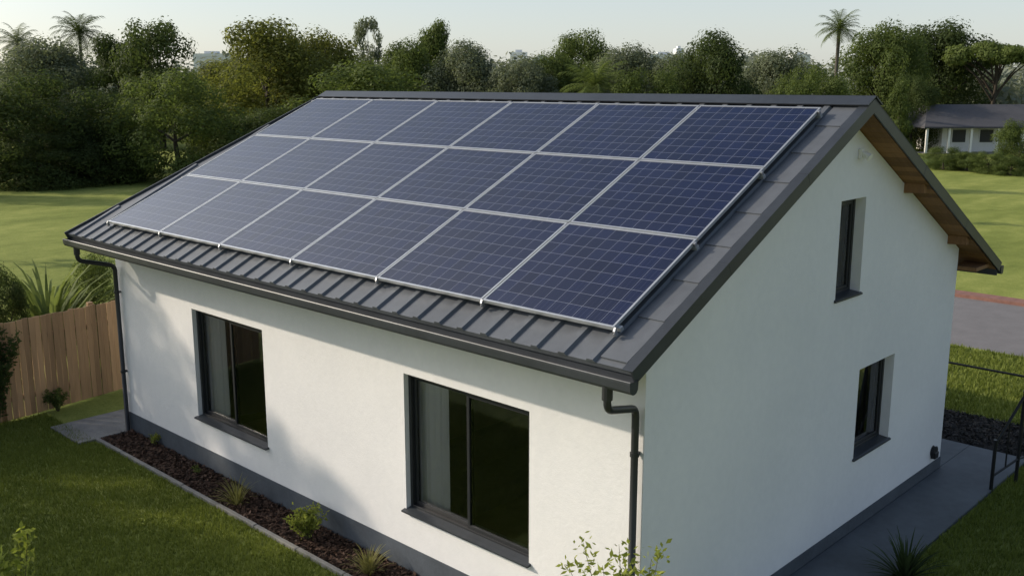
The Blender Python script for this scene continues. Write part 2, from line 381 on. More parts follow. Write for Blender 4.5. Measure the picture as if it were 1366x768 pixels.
rc.hexa([Fp(XR-.17, YV-.03, .043), Fp(XR, YV-.03, .043), Fp(XR, ye, .043), Fp(XR-.17, ye, .043), Fp(XR-.17, YV-.03, .056), Fp(XR+.025, YV-.03, .056), Fp(XR+.025, ye, .056), Fp(XR-.17, ye, .056)])
rc.hexa([Rp(XR, YV-.032, .043), Rp(XR+.17, YV-.032, .043), Rp(XR+.17, ye, .043), Rp(XR, ye, .043), Rp(XR-.025, YV-.032, .058), Rp(XR+.17, YV-.032, .058), Rp(XR+.17, ye, .058), Rp(XR-.025, ye, .058)])
obj('ridge_cap', rc, 'trim', house)
for x in (5.75, 7.5):
    p = MB(); z = zb(x)-.125; w = .045
    p.hexa([(x-w, -.27, z-.1), (x+w, -.27, z-.1), (x+w, .1, z-.12), (x-w, .1, z-.12), (x-w, -.27, z+SR*w), (x+w, -.27, z-SR*w), (x+w, .1, z-SR*w), (x-w, .1, z+SR*w)])
    obj('purlin', p, 'soffit', house, bevel=.006)
p = MB(); z = zb(8.4)-.13; p.box(WW+.02, 8.6, -.27, .1, z-.11, z-.05); obj('eave_bearer', p, 'soffit', house, bevel=.006)
def gutter(x0, x1, ya, yb, z0, z1):
    mb = MB(); N = 7
    prof = [(x0, z1)]+[(x0+(x1-x0)*(.5-.5*math.cos(math.pi*(i/N))), z1-.02-(z1-z0-.02)*math.sin(math.pi*i/N)**.6) for i in range(N+1)]+[(x1, z1)]
    xm = (x0+x1)/2
    inn = [(xm+(x-xm)*.9, z+.008) for x, z in prof]
    for q in (prof, inn):
        for i in range(len(q)-1):
            mb.quad((q[i][0], ya, q[i][1]), (q[i+1][0], ya, q[i+1][1]), (q[i+1][0], yb, q[i+1][1]), (q[i][0], yb, q[i][1]))
    for yy in (ya, yb): mb.quad(*[(x, yy, z) for x, z in prof])
    for q in ((prof[0], inn[0]), (prof[-1], inn[-1])):
        mb.quad((q[0][0], ya, q[0][1]), (q[1][0], ya, q[1][1]), (q[1][0], yb, q[1][1]), (q[0][0], yb, q[0][1]))
    return obj('gutter', mb, 'trim', house)
gutter(-.74, -.615, YV-.03, yL(-.7)+.02, 3.225, 3.345)
gutter(8.83, 8.95, YV-.03, yL(8.9)+.02, 2.96, 3.08)
fa = MB(); fa.box(-.612, -.59, YV+.01, yL(-.6)-.05, 3.22, 3.39); obj('fascia', fa, 'trim', house)
fa = MB(); fa.box(8.76, 8.79, YV+.01, yL(8.8)-.05, 2.95, 3.06); obj('fascia', fa, 'trim', house)
fs = MB(); fs.box(-.588, -.001, .002, yL(-.3)-.12, 3.21, 3.225); obj('eave_soffit', fs, 'trim', house)
def arc(path, n=5, r=.09):
    out = [Vector(path[0])]
    for i in range(1, len(path)-1):
        a, b, c = Vector(path[i-1]), Vector(path[i]), Vector(path[i+1]); d1 = (a-b).normalized()*r; d2 = (c-b).normalized()*r
        for k in range(n+1):
            t = k/n; out.append((b+d1)*(1-t)**2+b*2*t*(1-t)+(b+d2)*t*t)
    return out+[Vector(path[-1])]
def downpipe(y0, y1):
    mb = MB(); mb.tube(arc([(-.68, y0, 3.24), (-.68, y0, 3.02), (-.07, y1, 2.86), (-.07, y1, -.09)]), .037, 12)
    d = obj('downpipe', mb, 'frame', house, smooth=True)
    for z in (2.4, 1.0):
        k = MB(); k.tube([(-.07, y1, z-.02), (-.07, y1, z+.02)], .046, 12); k.box(-.06, -.002, y1-.02, y1+.02, z-.015, z+.015); obj('bracket', k, 'frame', d)
    k = MB(); k.tube([(-.68, y0, 3.12), (-.68, y0, 3.25)], .05, 12); obj('outlet', k, 'frame', d)
downpipe(-.07, .06); downpipe(10.95, 10.95)
# windows
def win(P, u0, u1, z0, z1, dep, sashes, label, flip, sill=.05):
    def bx(mb, a, b, c, d, t0, t1):
        mb.hexa([P(a, c, t0), P(b, c, t0), P(b, c, t1), P(a, c, t1), P(a, d, t0), P(b, d, t0), P(b, d, t1), P(a, d, t1)])
    def ringf(mb, a, b, c, d, w, t0, t1):
        bx(mb, a, a+w, c, d, t0, t1); bx(mb, b-w, b, c, d, t0, t1); bx(mb, a+w, b-w, c, c+w, t0, t1); bx(mb, a+w, b-w, d-w, d, t0, t1)
    mb = MB(); ringf(mb, u0+.002, u1-.002, z0+.002, z1-.002, .045, dep, dep+.1)
    w = obj('window', mb, 'frame', house, bevel=.004); w['label'] = label
    a, b, c, d = u0+.048, u1-.048, z0+.048, z1-.048; n = sashes
    for i in range(n):
        p0 = a+(b-a)*i/n-(.025 if i else 0); p1 = a+(b-a)*(i+1)/n+(.025 if i < n-1 else 0); t = dep+.012+.036*i
        s = MB(); ringf(s, p0, p1, c, d, .042, t, t+.034); obj('sash', s, 'frame', w, bevel=.003)
        q = [P(p0+.038, c+.038, t+.017), P(p1-.038, c+.038, t+.017), P(p1-.038, d-.038, t+.017), P(p0+.038, d-.038, t+.017)]
        s = MB(); s.quad(*(reversed(q) if flip else q)); obj('pane', s, 'glass', w)
    if n == 1:
        s = MB(); bx(s, u0+.06, u0+.08, (z0+z1)/2-.07, (z0+z1)/2+.07, dep-.035, dep-.005); obj('handle', s, 'frame', w, bevel=.003)
    s = MB(); e = .03
    s.hexa([P(u0-e, z0-.028, -sill), P(u1+e, z0-.028, -sill), P(u1+e, z0-.028, -.001), P(u0-e, z0-.028, -.001), P(u0-e, z0-.008, -sill), P(u1+e, z0-.008, -sill), P(u1+e, z0+.004, -.001), P(u0-e, z0+.004, -.001)])
    s.hexa([P(u0+.003, z0+.001, .0), P(u1-.003, z0+.001, .0), P(u1-.003, z0+.001, dep-.002), P(u0+.003, z0+.001, dep-.002), P(u0+.003, z0+.005, .0), P(u1-.003, z0+.005, 0), P(u1-.003, z0+.02, dep-.002), P(u0+.003, z0+.02, dep-.002)])
    obj('sill', s, 'trim', w)
PF = lambda u, z, t: (t, u, z)
PG = lambda u, z, t: (u, t, z)
win(PF, *FW[0], .07, 2, 'wide sliding window nearest the front corner', True, .06)
win(PF, *FW[1], .07, 2, 'wide sliding window at the far end of the front wall', True, .06)
win(PG, *GW[0], .13, 1, 'tall narrow window high in the gable', False, .03)
win(PG, *GW[1], .13, 1, 'small window low on the gable wall', False, .03)
def curtain(y0, y1, z0, z1, x, label):
    mb = MB(); n = 70
    for i in range(n+1):
        t = i/n; yy = y0+(y1-y0)*t; xx = x+.016*math.sin(t*31+.6*math.sin(t*9))+.008*math.sin(t*57+1)
        mb.v += [(xx, yy, z0), (x+(xx-x)*.6, yy, z1)]
    for i in range(n): mb.f.append((2*i, 2*i+2, 2*i+3, 2*i+1))
    tag(obj('curtain', mb, 'curtain', smooth=True), label, 'curtain')
curtain(3.0, 3.52, .745, 2.47, .23, 'white sheer curtain hanging inside the sliding window nearest the front corner')
curtain(8.0, 8.54, .745, 2.47, .23, 'white sheer curtain hanging inside the sliding window at the far end')
t = thing('sofa', 'grey sofa standing inside the room behind the front corner window', 'sofa', (2.2, 4.1, 0))
m = MB(); m.box(1.3, 3.3, 3.7, 4.5, .12, .42); obj('seat', m, 'sofa', t, bevel=.05)
m = MB(); m.box(1.3, 3.3, 4.5, 4.75, .12, .85); obj('backrest', m, 'sofa', t, bevel=.05)
for x in (1.08, 3.3):
    m = MB(); m.box(x, x+.22, 3.7, 4.75, .12, .62); obj('armrest', m, 'sofa', t, bevel=.05)
for x in (1.2, 3.35):
    for yy in (3.8, 4.65):
        m = MB(); m.box(x, x+.06, yy, yy+.06, 0, .12); obj('leg', m, 'black', t)
vb = MB(); vb.tube([(7.62, .0, .3), (7.62, -.05, .3)], .085, 14); vb.box(7.545, 7.695, -.075, -.002, .2, .3); obj('wall_vent', vb, 'black', house, bevel=.01)
lm = MB(); lm.box(4.24, 4.3, -.05, -.002, 4.98, 5.1); lm.tube([(4.27, -.05, 5.05), (4.27, -.14, 5.0)], [.03, .045], 12); obj('wall_lamp', lm, 'white_plastic', house, bevel=.005)

# ------------------------------------------------------------------ solar panels
X0 = -.345; ROW = [0, 1.5, 2.89, 4.26]
def rowx(d): return X0+d*c1
def colw(d): return 1.7099+(1.6252-1.7099)*d/4.26
rows = ['bottom row just above the eave', 'middle row', 'top row just below the ridge']
ordn = ['first', 'second', 'third', 'fourth', 'fifth', 'sixth']
H0, H1 = .09, .125
for j in range(3):
    for i in range(6):
        da, db = ROW[j]+.008, ROW[j+1]-.008
        def cr(d, k, off, h): return Fp(rowx(d), .0896+colw(d)*k+off, h)
        g_ = .009
        def corner(d, side, inset, h):
            return cr(d, i+side, (g_+inset)*(1 if side == 0 else -1), h)
        base = Vector(cr(da, i+.5, 0, H0))
        t = thing('solar_panel', 'blue solar panel, %s from the right in the %s' % (ordn[i], rows[j]), 'solar panel', base, 0, 'solar panels on the roof')
        w = .022
        fm = MB()
        def bar(a0, s0, i0, a1, s1_, i1, b0, t0, j0, b1, t1, j1):
            pts = [(a0, s0, i0), (a1, s1_, i1), (b1, t1, j1), (b0, t0, j0)]
            fm.hexa([corner(*p, H0) for p in pts]+[corner(*p, H1) for p in pts])
        bar(da, 0, 0, da, 1, 0, da+w, 0, w, da+w, 1, w)
        bar(da, 1, 0, db, 1, 0, da+w, 1, w, db-w, 1, w)
        bar(db, 1, 0, db, 0, 0, db-w, 1, w, db-w, 0, w)
        bar(db, 0, 0, da, 0, 0, db-w, 0, w, da+w, 0, w)
        obj('panel_frame', fm, 'alu', t)
        gl = MB(); q = [corner(da+w*.9, 0, w*.9, H1-.004), corner(da+w*.9, 1, w*.9, H1-.004), corner(db-w*.9, 1, w*.9, H1-.004), corner(db-w*.9, 0, w*.9, H1-.004)]
        gl.quad(*reversed(q)); gl.uv = [(0, 1), (1, 1), (1, 0), (0, 0)]
        obj('cell_glass', gl, 'cells', t)
        bk = MB(); q = [corner(da+w, 0, w, H0+.008), corner(da+w, 1, w, H0+.008), corner(db-w, 1, w, H0+.008), corner(db-w, 0, w, H0+.008)]
        bk.quad(*q); obj('backsheet', bk, 'white_plastic', t)
for j, (d, lab) in enumerate(((.07, 'lower edge of the bottom row'), (1.42, 'upper edge of the bottom row'), (2.8, 'upper edge of the middle row'), (4.16, 'upper edge of the top row'))):
    r = MB(); a, b = rowx(d)-.02, rowx(d)+.02; ya, yb = .06, .0896+colw(d)*6+.02
    r.hexa([Fp(a, ya, .046), Fp(b, ya, .046), Fp(b, yb, .046), Fp(a, yb, .046), Fp(a, ya, .087), Fp(b, ya, .087), Fp(b, yb, .087), Fp(a, yb, .087)])
    t = thing('mounting_rail', 'aluminium mounting rail running under the %s of solar panels' % lab, 'rail', Fp(rowx(d), 5, 0), 0, 'rails under the panels')
    obj('rail_bar', r, 'alu', t)
    for k in range(7):
        yy = .0896+colw(d)*k; yy += -.01 if k == 0 else (.01 if k == 6 else 0)
        c_ = MB(); e = .013
        xa = (rowx(ROW[0])-.022) if j == 0 else rowx(d)-.018
        c_.hexa([Fp(xa, yy-e-.004, .045), Fp(xa+.03, yy-e-.004, .045), Fp(xa+.03, yy+e+.004, .045), Fp(xa, yy+e+.004, .045), Fp(xa, yy-e, .1 if j == 0 else .127), Fp(xa+.03, yy-e, .128), Fp(xa+.03, yy+e, .128), Fp(xa, yy+e, .1 if j == 0 else .127)])
        if j == 0: c_.tube([Fp(xa-.014, yy, .07), Fp(xa+.01, yy, .07)], .011, 8)
        obj('clamp', c_, 'clamp', t, bevel=.003)

# ------------------------------------------------------------------ fence, gate
def fence(p0, p1, label, n):
    t = thing('wooden_fence', label, 'fence', (p0[0], p0[1], GZ)); mb = MB(); a = Vector(p0); b = Vector(p1); d = b-a; L = d.length; d.normalize(); nn = Vector((d.y, -d.x))
    for i in range(n):
        u0, u1 = L*i/n+.006, L*(i+1)/n-.006; h = 1.82+U(-.012, .012); q = nn*(.012*(i % 2)+U(0, .004))
        pts = [a+d*u0+q, a+d*u1+q, a+d*u1+q+nn*.02, a+d*u0+q+nn*.02]
        mb.hexa([(p.x, p.y, GZ+.03) for p in pts]+[(p.x, p.y, GZ+h) for p in pts])
    obj('boards', mb, 'fence', t)
    for z in (.35, 1.4):
        r = MB(); pts = [a-nn*.05, b-nn*.05, b-nn*.005, a-nn*.005]; r.hexa([(p.x, p.y, GZ+z) for p in pts]+[(p.x, p.y, GZ+z+.08) for p in pts]); obj('rail', r, 'fence', t)
    k = max(1, int(L/1.8))
    for i in range(k+1):
        c = a+d*(L*i/k)-nn*.1; r = MB(); r.box(c.x-.05, c.x+.05, c.y-.05, c.y+.05, GZ-.2, GZ+1.86); obj('post', r, 'fence', t, bevel=.006)
fence((-1.35, 13.0), (4.2, 13.9), 'brown timber board fence meeting the far end of the white house', 50)
fence((-3.9, 13.35), (-1.42, 13.0), 'brown timber fence section running out at the left edge', 22)
def railing():
    x, y = 7.6, -.9
    t = thing('metal_gate', 'black metal gate with rails standing beside the path at the right edge', 'gate', (x, y, GZ))
    d = Vector((.95, -.26)).normalized()
    def P(s, z): return (x+d.x*s, y+d.y*s, GZ+z)
    for s, h in ((0, .8), (.62, 1.45)):
        m = MB(); m.tube([P(s, -.1), P(s, h)], .026, 8); m.tube([P(s, h), P(s, h+.02)], .034, 8); obj('post', m, 'black', t)
    m = MB(); m.tube([P(0, .76), P(.62, 1.4)], .022, 8); m.tube([P(.62, 1.4), P(2.2, 1.4)], .022, 8); obj('handrail', m, 'black', t)
    m = MB(); m.tube([P(0, .25), P(.62, .4)], .018, 8); m.tube([P(.62, .4), P(2.2, .4)], .018, 8)
    m.tube([P(.31, .32), P(.31, 1.08)], .012, 6)
    for i in range(1, 9): m.tube([P(.62+i*.16, .4), P(.62+i*.16, 1.4)], .01, 6)
    obj('bars', m, 'black', t)
railing()
t = thing('rail_fence', 'thin black metal rail crossing the grass behind the back corner', 'rail', (11.06, -.5, GZ))
m = MB(); m.tube([(11.06, 3.2, GZ+.9), (11.06, -4.2, GZ+.9)], .02, 8); obj('rail', m, 'black', t)
for y in (3.0, -1.6, -4.1):
    m = MB(); m.tube([(11.06, y, GZ-.1), (11.06, y, GZ+.93)], .025, 8); obj('post', m, 'black', t)

# ------------------------------------------------------------------ foliage
def cloud(blobs, size, n, upb=.25, shell=.6, jit=.14):
    out = []
    tot = sum(b[3]**2 for b in blobs)
    for bx_, by_, bz_, r, fz in blobs:
        k = max(6, int(n*r*r/tot)); d = rng.normal(size=(k, 3)); d /= np.linalg.norm(d, axis=1)[:, None]
        rad = (shell+(1-shell)*rng.random((k, 1))**.7)*r*(1+jit*rng.normal(size=(k, 1))); P = np.array([bx_, by_, bz_])+d*rad*np.array([1, 1, fz])
        nn = d*.9+rng.normal(size=(k, 3))*.3; nn[:, 2] += upb; nn /= np.linalg.norm(nn, axis=1)[:, None]
        a = np.cross(nn, rng.normal(size=(k, 3))); a /= np.linalg.norm(a, axis=1)[:, None]; b = np.cross(nn, a)
        s = size*(.5+rng.random((k, 1))); out.append(np.stack([P-a*s, P-b*s*.55+nn*s*.1, P+a*s, P+b*s*.55+nn*s*.1], 1))
    return np.concatenate(out)
def crown_blobs(kind, seed):
    rnd = random.Random(seed); bl = []
    if kind == 'round':
        for i in range(72):
            t = rnd.uniform(0, 6.28); z = rnd.uniform(-.95, 1); rr = math.sqrt(max(0, 1-z*z*.9))*rnd.uniform(.4, 1.03); r = rnd.uniform(.09, .17)
            bl.append((.4*rr*math.cos(t), .4*rr*math.sin(t), .56+.36*z*rnd.uniform(.85, 1.05), r, .85))
    elif kind == 'tall':
        for i in range(60):
            z = rnd.random(); w = .37*(1-abs(z-.4)**1.5*1.2)*rnd.uniform(.4, 1.1); t = rnd.uniform(0, 6.28)
            bl.append((w*math.cos(t), w*math.sin(t), .15+.79*z, rnd.uniform(.08, .16), .75))
    elif kind == 'umbrella':
        for i in range(34):
            t = rnd.uniform(0, 6.28); w = .42*math.sqrt(rnd.random()); bl.append((w*math.cos(t), w*math.sin(t), .86-.35*w*w+rnd.uniform(-.06, .05), rnd.uniform(.08, .13), .45))
    elif kind == 'sparse':
        for i in range(44):
            t = rnd.uniform(0, 6.28); z = rnd.uniform(-.8, 1); rr = math.sqrt(1-min(1, z*z))*rnd.uniform(.4, 1.1)
            bl.append((.4*rr*math.cos(t), .4*rr*math.sin(t), .62+.34*z, rnd.uniform(.05, .1), .7))
    elif kind == 'bush':
        for i in range(60):
            t = rnd.uniform(0, 6.28); z = rnd.uniform(-1, 1); rr = (1-max(0, z)**2*.8)**.5*rnd.uniform(.55, 1.02)
            bl.append((.42*rr*math.cos(t), .42*rr*math.sin(t), .46+.43*z, rnd.uniform(.1, .17), .9))
    elif kind == 'column':
        for i in range(40):
            z = rnd.random(); w = .36*(1-z*.75)*rnd.uniform(.5, 1.05); t = rnd.uniform(0, 6.28)
            bl.append((w*math.cos(t), w*math.sin(t), .06+.88*z, rnd.uniform(.08, .13), .9))
    return bl
PROTO = {}
cfg = {'round': (28000, .0112), 'tall': (20000, .0125), 'umbrella': (10000, .0135), 'sparse': (5600, .014), 'bush': (28000, .0112), 'column': (8000, .016)}
for kind, (n, sz) in cfg.items():
    for s_ in range(3):
        bl = crown_blobs(kind, s_*17+len(kind)); me = qmesh(kind+'_crown', cloud(bl, sz, n), 'leaf_mid')
        tm = MB(); top = {'round': .72, 'tall': .8, 'umbrella': .8, 'sparse': .85, 'bush': .5, 'column': .8}[kind]; r0 = .028 if kind != 'sparse' else .018
        pth = [(0, 0, -.02), (.01, .005, top*.33), (-.012, .01, top*.66), (.0, 0, top)]
        tm.tube(pth, [r0*1.25, r0*.8, r0*.55, r0*.2], 8)
        for b in random.Random(s_).sample(bl, 12 if kind != 'bush' else 6):
            z0 = min(b[2]*.75, top*.8)*random.uniform(.6, .95); tm.tube([(0, 0, z0), (b[0]*.5, b[1]*.5, z0+(b[2]-z0)*.6), b[:3]], [r0*.45, r0*.28, r0*.1], 5, False)
        PROTO[kind, s_] = (me, tm.mesh(kind+'_trunk', 'bark', True))
cnt = 0
def tree_at(x, y, h, w, kind, mat, label, name='tree', cat='tree', group=None):
    global cnt; cnt += 1
    cm, tm = PROTO[kind, cnt % 3]
    t = thing(name, label, cat, (x, y, GZ), U(0, 6.28), group); t.scale = (w, w, h)
    for nm, me in (('trunk', tm), ('crown', cm)):
        o = link(nm, me, t, True)
        if nm == 'crown': o.material_slots[0].link = 'OBJECT'; o.material_slots[0].material = M[mat]
    return t
def tree(px, top, wpx, d, kind, mat, label, name='tree', cat='tree', group=None):
    x, y, z = spot(px, top, d)
    return tree_at(x, y, (z-GZ)*1.02, wpx/FPX*d*1.2, kind, mat, label, name, cat, group)
T = [
 (14, 96, 170, 60, 'bush', 'leaf_dark', 'big dark leafy tree at the left edge behind the lawn'),
 (95, 108, 140, 62, 'bush', 'leaf_dark', 'dark leafy tree second from the left edge behind the lawn'),
 (228, 93, 155, 62, 'bush', 'leaf_mid', 'wide rounded green tree standing alone at the far side of the left lawn'),
 (152, 128, 85, 68, 'bush', 'leaf_dark', 'low dark bush left of the wide rounded green tree'),
 (45, 168, 120, 58, 'bush', 'leaf_dark', 'low spreading dark bush under the trees near the left edge'),
 (125, 172, 95, 60, 'bush', 'leaf_dark', 'low spreading dark bush between the left trees and the rounded tree'),
 (205, 20, 115, 92, 'tall', 'leaf_dark', 'tall dark tree rising above the wide rounded green tree'),
 (155, 52, 85, 96, 'tall', 'leaf_dark', 'dark tree between the left palm and the tall dark tree'),
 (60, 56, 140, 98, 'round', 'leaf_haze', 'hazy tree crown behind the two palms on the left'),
 (352, 32, 175, 78, 'round', 'leaf_olive', 'large olive green tree left of the roof ridge'),
 (428, 44, 115, 84, 'round', 'leaf_olive', 'olive tree just right of the large olive green tree'),
 (300, 84, 100, 88, 'round', 'leaf_olive', 'lower olive tree at the left foot of the large olive green tree'),
 (345, 142, 110, 68, 'bush', 'leaf_dark', 'dark bush below the large olive green tree by the roof edge'),
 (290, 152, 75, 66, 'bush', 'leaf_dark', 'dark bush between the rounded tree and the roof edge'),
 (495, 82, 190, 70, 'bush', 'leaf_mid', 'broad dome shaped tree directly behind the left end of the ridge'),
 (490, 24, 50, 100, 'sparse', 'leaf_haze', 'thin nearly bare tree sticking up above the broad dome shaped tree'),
 (577, 34, 68, 105, 'tall', 'leaf_mid', 'green tree with a pointed top behind the left half of the ridge'),
 (545, 58, 95, 98, 'round', 'leaf_mid', 'rounded green tree left of the pointed green tree'),
 (620, 60, 110, 96, 'round', 'leaf_haze', 'grey green tree behind the ridge between the pointed tree and the skyline gap'),
 (690, 80, 100, 92, 'round', 'leaf_haze', 'low hazy tree behind the middle of the ridge'),
 (735, 74, 90, 96, 'round', 'leaf_mid', 'low green tree left of the rounded tree over the fan palm'),
 (772, 46, 95, 104, 'round', 'leaf_mid', 'rounded tree rising above the fan palm behind the ridge'),
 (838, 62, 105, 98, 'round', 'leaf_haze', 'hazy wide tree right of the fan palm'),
 (862, 92, 95, 80, 'bush', 'leaf_mid', 'low green tree behind the ridge left of the tall dark tree'),
 (952, 48, 115, 84, 'round', 'leaf_dark', 'dark dense tree behind the right half of the ridge'),
 (905, 70, 80, 95, 'round', 'leaf_haze', 'hazy tree touching the left side of the dark dense tree'),
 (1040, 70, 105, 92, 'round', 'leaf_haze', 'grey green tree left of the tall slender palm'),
 (1085, 86, 95, 78, 'bush', 'leaf_mid', 'low green tree at the foot of the tall slender palm'),
 (1185, 32, 110, 96, 'round', 'leaf_mid', 'green tree just right of the tall slender palm'),
 (1258, 34, 125, 104, 'round', 'leaf_dark', 'dark tree rising behind the far bungalow'),
 (1334, 48, 115, 98, 'umbrella', 'leaf_mid', 'flat topped pine with a bare trunk at the right edge'),
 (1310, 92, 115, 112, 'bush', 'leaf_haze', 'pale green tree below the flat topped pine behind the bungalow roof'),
 (1203, 108, 50, 84, 'column', 'leaf_mid', 'narrow upright shrub left of the far bungalow'),
 (1222, 98, 60, 90, 'bush', 'leaf_dark', 'upright dark bush touching the left end of the far bungalow'),
 (1366, 154, 58, 70, 'bush', 'leaf_mid', 'leafy bush at the right edge in front of the far bungalow'),
]
for a in T: tree(*a)
for px, base, w, h, lab in ((1258, 226, 46, 22, 'first'), (1290, 228, 40, 19, 'second'), (1318, 231, 42, 22, 'third'), (1348, 234, 40, 19, 'fourth')):
    x, y = ground(px, base); d = (x-CX)*Fv[0]+(y-CY)*Fv[1]
    tree_at(x, y, h/FPX*d*1.4, w/FPX*d*1.2, 'bush', 'leaf_mid', 'low clipped garden shrub in front of the far bungalow, %s from the left' % lab, 'garden_shrub', 'shrub', 'low shrubs before the bungalow')
# garden trees standing just left of the view
tree_at(-7.0, 22.5, 9.4, 5.5, 'sparse', 'leaf_mid', 'airy garden tree beyond the left end of the fence')
tree_at(-9.3, 16.6, 8.0, 4.6, 'round', 'leaf_mid', 'full garden tree on the front lawn left of the view')
tree_at(-10.5, 12.5, 7.2, 5, 'sparse', 'leaf_mid', 'airy garden tree on the front lawn left of the view')
tree_at(-8.0, 19.6, 8.6, 4.2, 'sparse', 'leaf_mid', 'slim garden tree between the fence end and the full garden tree')
x, y, z = spot(-130, 60, 53); tree_at(x, y, 6.5, 4.5, 'round', 'leaf_dark', 'unseen field tree added beyond the left edge to cast shade near the far trees')  # added out of frame so its shadow streaks the left lawn
x, y, z = spot(-110, 60, 34); tree_at(x, y, 5.2, 2.6, 'sparse', 'leaf_dark', 'unseen small field tree added beyond the left edge to cast shade nearer the fence')  # another unseen shadow caster for the left lawn
x, y, z = spot(1128, 60, 57); tree_at(x, y, 4.6, 3.4, 'round', 'leaf_mid', 'unseen low field tree added behind the gable to cast a shadow beyond the lane')  # added behind the house to lay a shadow stripe on the right field
x, y, z = spot(1100, 60, 44); tree_at(x, y, 4.2, 2.2, 'sparse', 'leaf_mid', 'unseen small field tree added behind the ridge to cast a shadow beyond the lane')  # second hidden tree, added for its shadow on the field
# far wood
bl = []
for i in range(700):
    a = U(-.62, .62); d = U(105, 170); r = d*math.tan(a); h = U(5.2, 8.6)*(d/125)
    for k in range(2): bl.append((CX+d*Fv[0]+r*Rv[0]+U(-2, 2), CY+d*Fv[1]+r*Rv[1]+U(-2, 2), h*(.3+.46*k), U(2.2, 4.), .9))
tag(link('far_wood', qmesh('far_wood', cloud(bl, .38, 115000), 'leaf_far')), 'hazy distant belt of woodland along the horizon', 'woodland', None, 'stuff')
# palms
def palm(px, top, d, L, label, nf=30, droop=1., mat='leaf_haze'):
    x, y, z = spot(px, top, d); h = z-GZ-L*.55
    t = thing('palm_tree', label, 'palm tree', (x, y, GZ), 0)
    m = MB(); m.tube([(0, 0, -.1), (.06, .03, h*.35), (-.04, .02, h*.7), (0, 0, h)], [.24, .17, .15, .16], 9); obj('trunk', m, 'palm_bark', t, True, True)
    V = []
    for i in range(nf):
        az = i*2.4+U(-.2, .2); el = math.radians(80-110*(i/nf)**.9+U(-8, 8)); l = L*U(.8, 1.1); dv = Vector((math.cos(az), math.sin(az), 0)); p = Vector((0, 0, h)); seg = 11
        for s in range(seg):
            tt = s/seg; e = el-droop*1.3*tt*tt; st = (dv*math.cos(e)+Vector((0, 0, math.sin(e))))*(l/seg); side = Vector((-dv.y, dv.x, 0))
            w = l*.24*math.sin(math.pi*(.12+.8*tt))
            for sg in (-1, 1):
                for q in range(2):
                    b = p+st*(q*.5); tip = b+side*sg*w+st*1.2+Vector((0, 0, -w*U(.3, .7)))
                    V.append([b, b+st*.28, tip, tip-st*.05])
            V.append([p-side*.02, p+side*.02, p+st+side*.02, p+st-side*.02]); p = p+st
    link('crown', qmesh('palm_crown', np.array([[tuple(v) for v in q] for q in V]), mat), t, True)
palm(1121, 20, 88, 2.2, 'tall slender palm above the right end of the ridge', 36, 1., 'leaf_mid')
palm(104, 22, 105, 2.9, 'feathery palm left of the tall dark tree', 38, 1., 'leaf_dark')
palm(22, 38, 108, 2.8, 'feathery palm nearest the left edge of the skyline', 36, 1.1, 'leaf_haze')
palm(795, 84, 82, 3.3, 'squat fan palm peeking over the middle of the ridge', 34, .8, 'leaf_mid')

# small plants
def strips(n, L0, L1, w, spread, droop, seg=6):
    V = []
    for i in range(n):
        az = U(0, 6.28); el = math.radians(U(90-spread, 88)); l = U(L0, L1); dv = Vector((math.cos(az), math.sin(az), 0)); p = dv*U(0, .05); side = Vector((-dv.y, dv.x, 0)); w_ = w*U(.7, 1.2)
        for s in range(seg):
            a, b = s/seg, (s+1)/seg; e = el-droop*a*a; q = p+(dv*math.cos(e)+Vector((0, 0, math.sin(e))))*(l/seg)
            wa = w_*(1-a)**.6*min(1, .5+a*3); wb = w_*max(.02, (1-b))**.6
            V.append([p-side*wa, p+side*wa, q+side*wb, q-side*wb]); p = q
    return np.array([[tuple(v) for v in q] for q in V])
def tuft(x, y, h, label, mat='leaf_straw', n=70, w=.008, spread=50, droop=1.1, name='grass_tuft', cat='grass tuft'):
    t = thing(name, label, cat, (x, y, GZ), 0)
    link('leaves', qmesh('leaves', strips(n, h*.7, h*1.25, w, spread, droop), mat), t, True)
    b = MB(); b.tube([(0, 0, -.03), (0, 0, .05)], [.05, .02], 8); obj('base', b, 'stem', t, True)
def shrub(x, y, h, w, label, mat='leaf_fresh', n=700, ls=.022, stems=9, low=.2, name='shrub', cat='shrub'):
    t = thing(name, label, cat, (x, y, GZ)); st = MB(); V = []
    for i in range(stems):
        az = U(0, 6.28); r = w*.5*U(.25, 1); hh = h*U(.7, 1.02)*(1-.25*(r/w)); tip = Vector((r*math.cos(az), r*math.sin(az), hh)); mid = Vector((tip.x*.35, tip.y*.35, hh*.5))
        st.tube([(0, 0, -.03), mid, tip], [.009+.004*h, .006+.001*h, .002], 5, False)
        for k in range(n//stems):
            tt = low+(1-low)*math.sqrt(U(0, 1)); p = (mid*(tt/.5) if tt < .5 else mid+(tip-mid)*((tt-.5)/.5))
            nn = Vector((random.gauss(0, 1), random.gauss(0, 1), random.gauss(.6, .8))).normalized(); a = Vector((random.gauss(0, 1), random.gauss(0, 1), random.gauss(.3, .7))).normalized(); b = nn.cross(a).normalized()
            p = p+Vector((random.gauss(0, 1), random.gauss(0, 1), random.gauss(0, 1)))*w*.05; s = ls*U(.6, 1.4)
            V.append([p, p+a*s-b*s*.42, p+a*s*2, p+a*s+b*s*.42])
    obj('stems', st, 'stem', t, True); link('leaves', qmesh('leaves', np.array([[tuple(v) for v in q] for q in V]), mat), t, True)
x, y = ground(317, 674); tuft(x, y, .4, 'spiky straw coloured tuft in the bed between the two front windows', 'leaf_straw', 80, .011)
x, y = ground(410, 722); shrub(x, y, .48, .5, 'bright green bushy shrub in the mulched bed', 'leaf_fresh', 1300, .026, 18)
x, y = ground(492, 766); tuft(x, y, .34, 'straw coloured tuft in the bed at the bottom edge', 'leaf_straw', 110, .011)
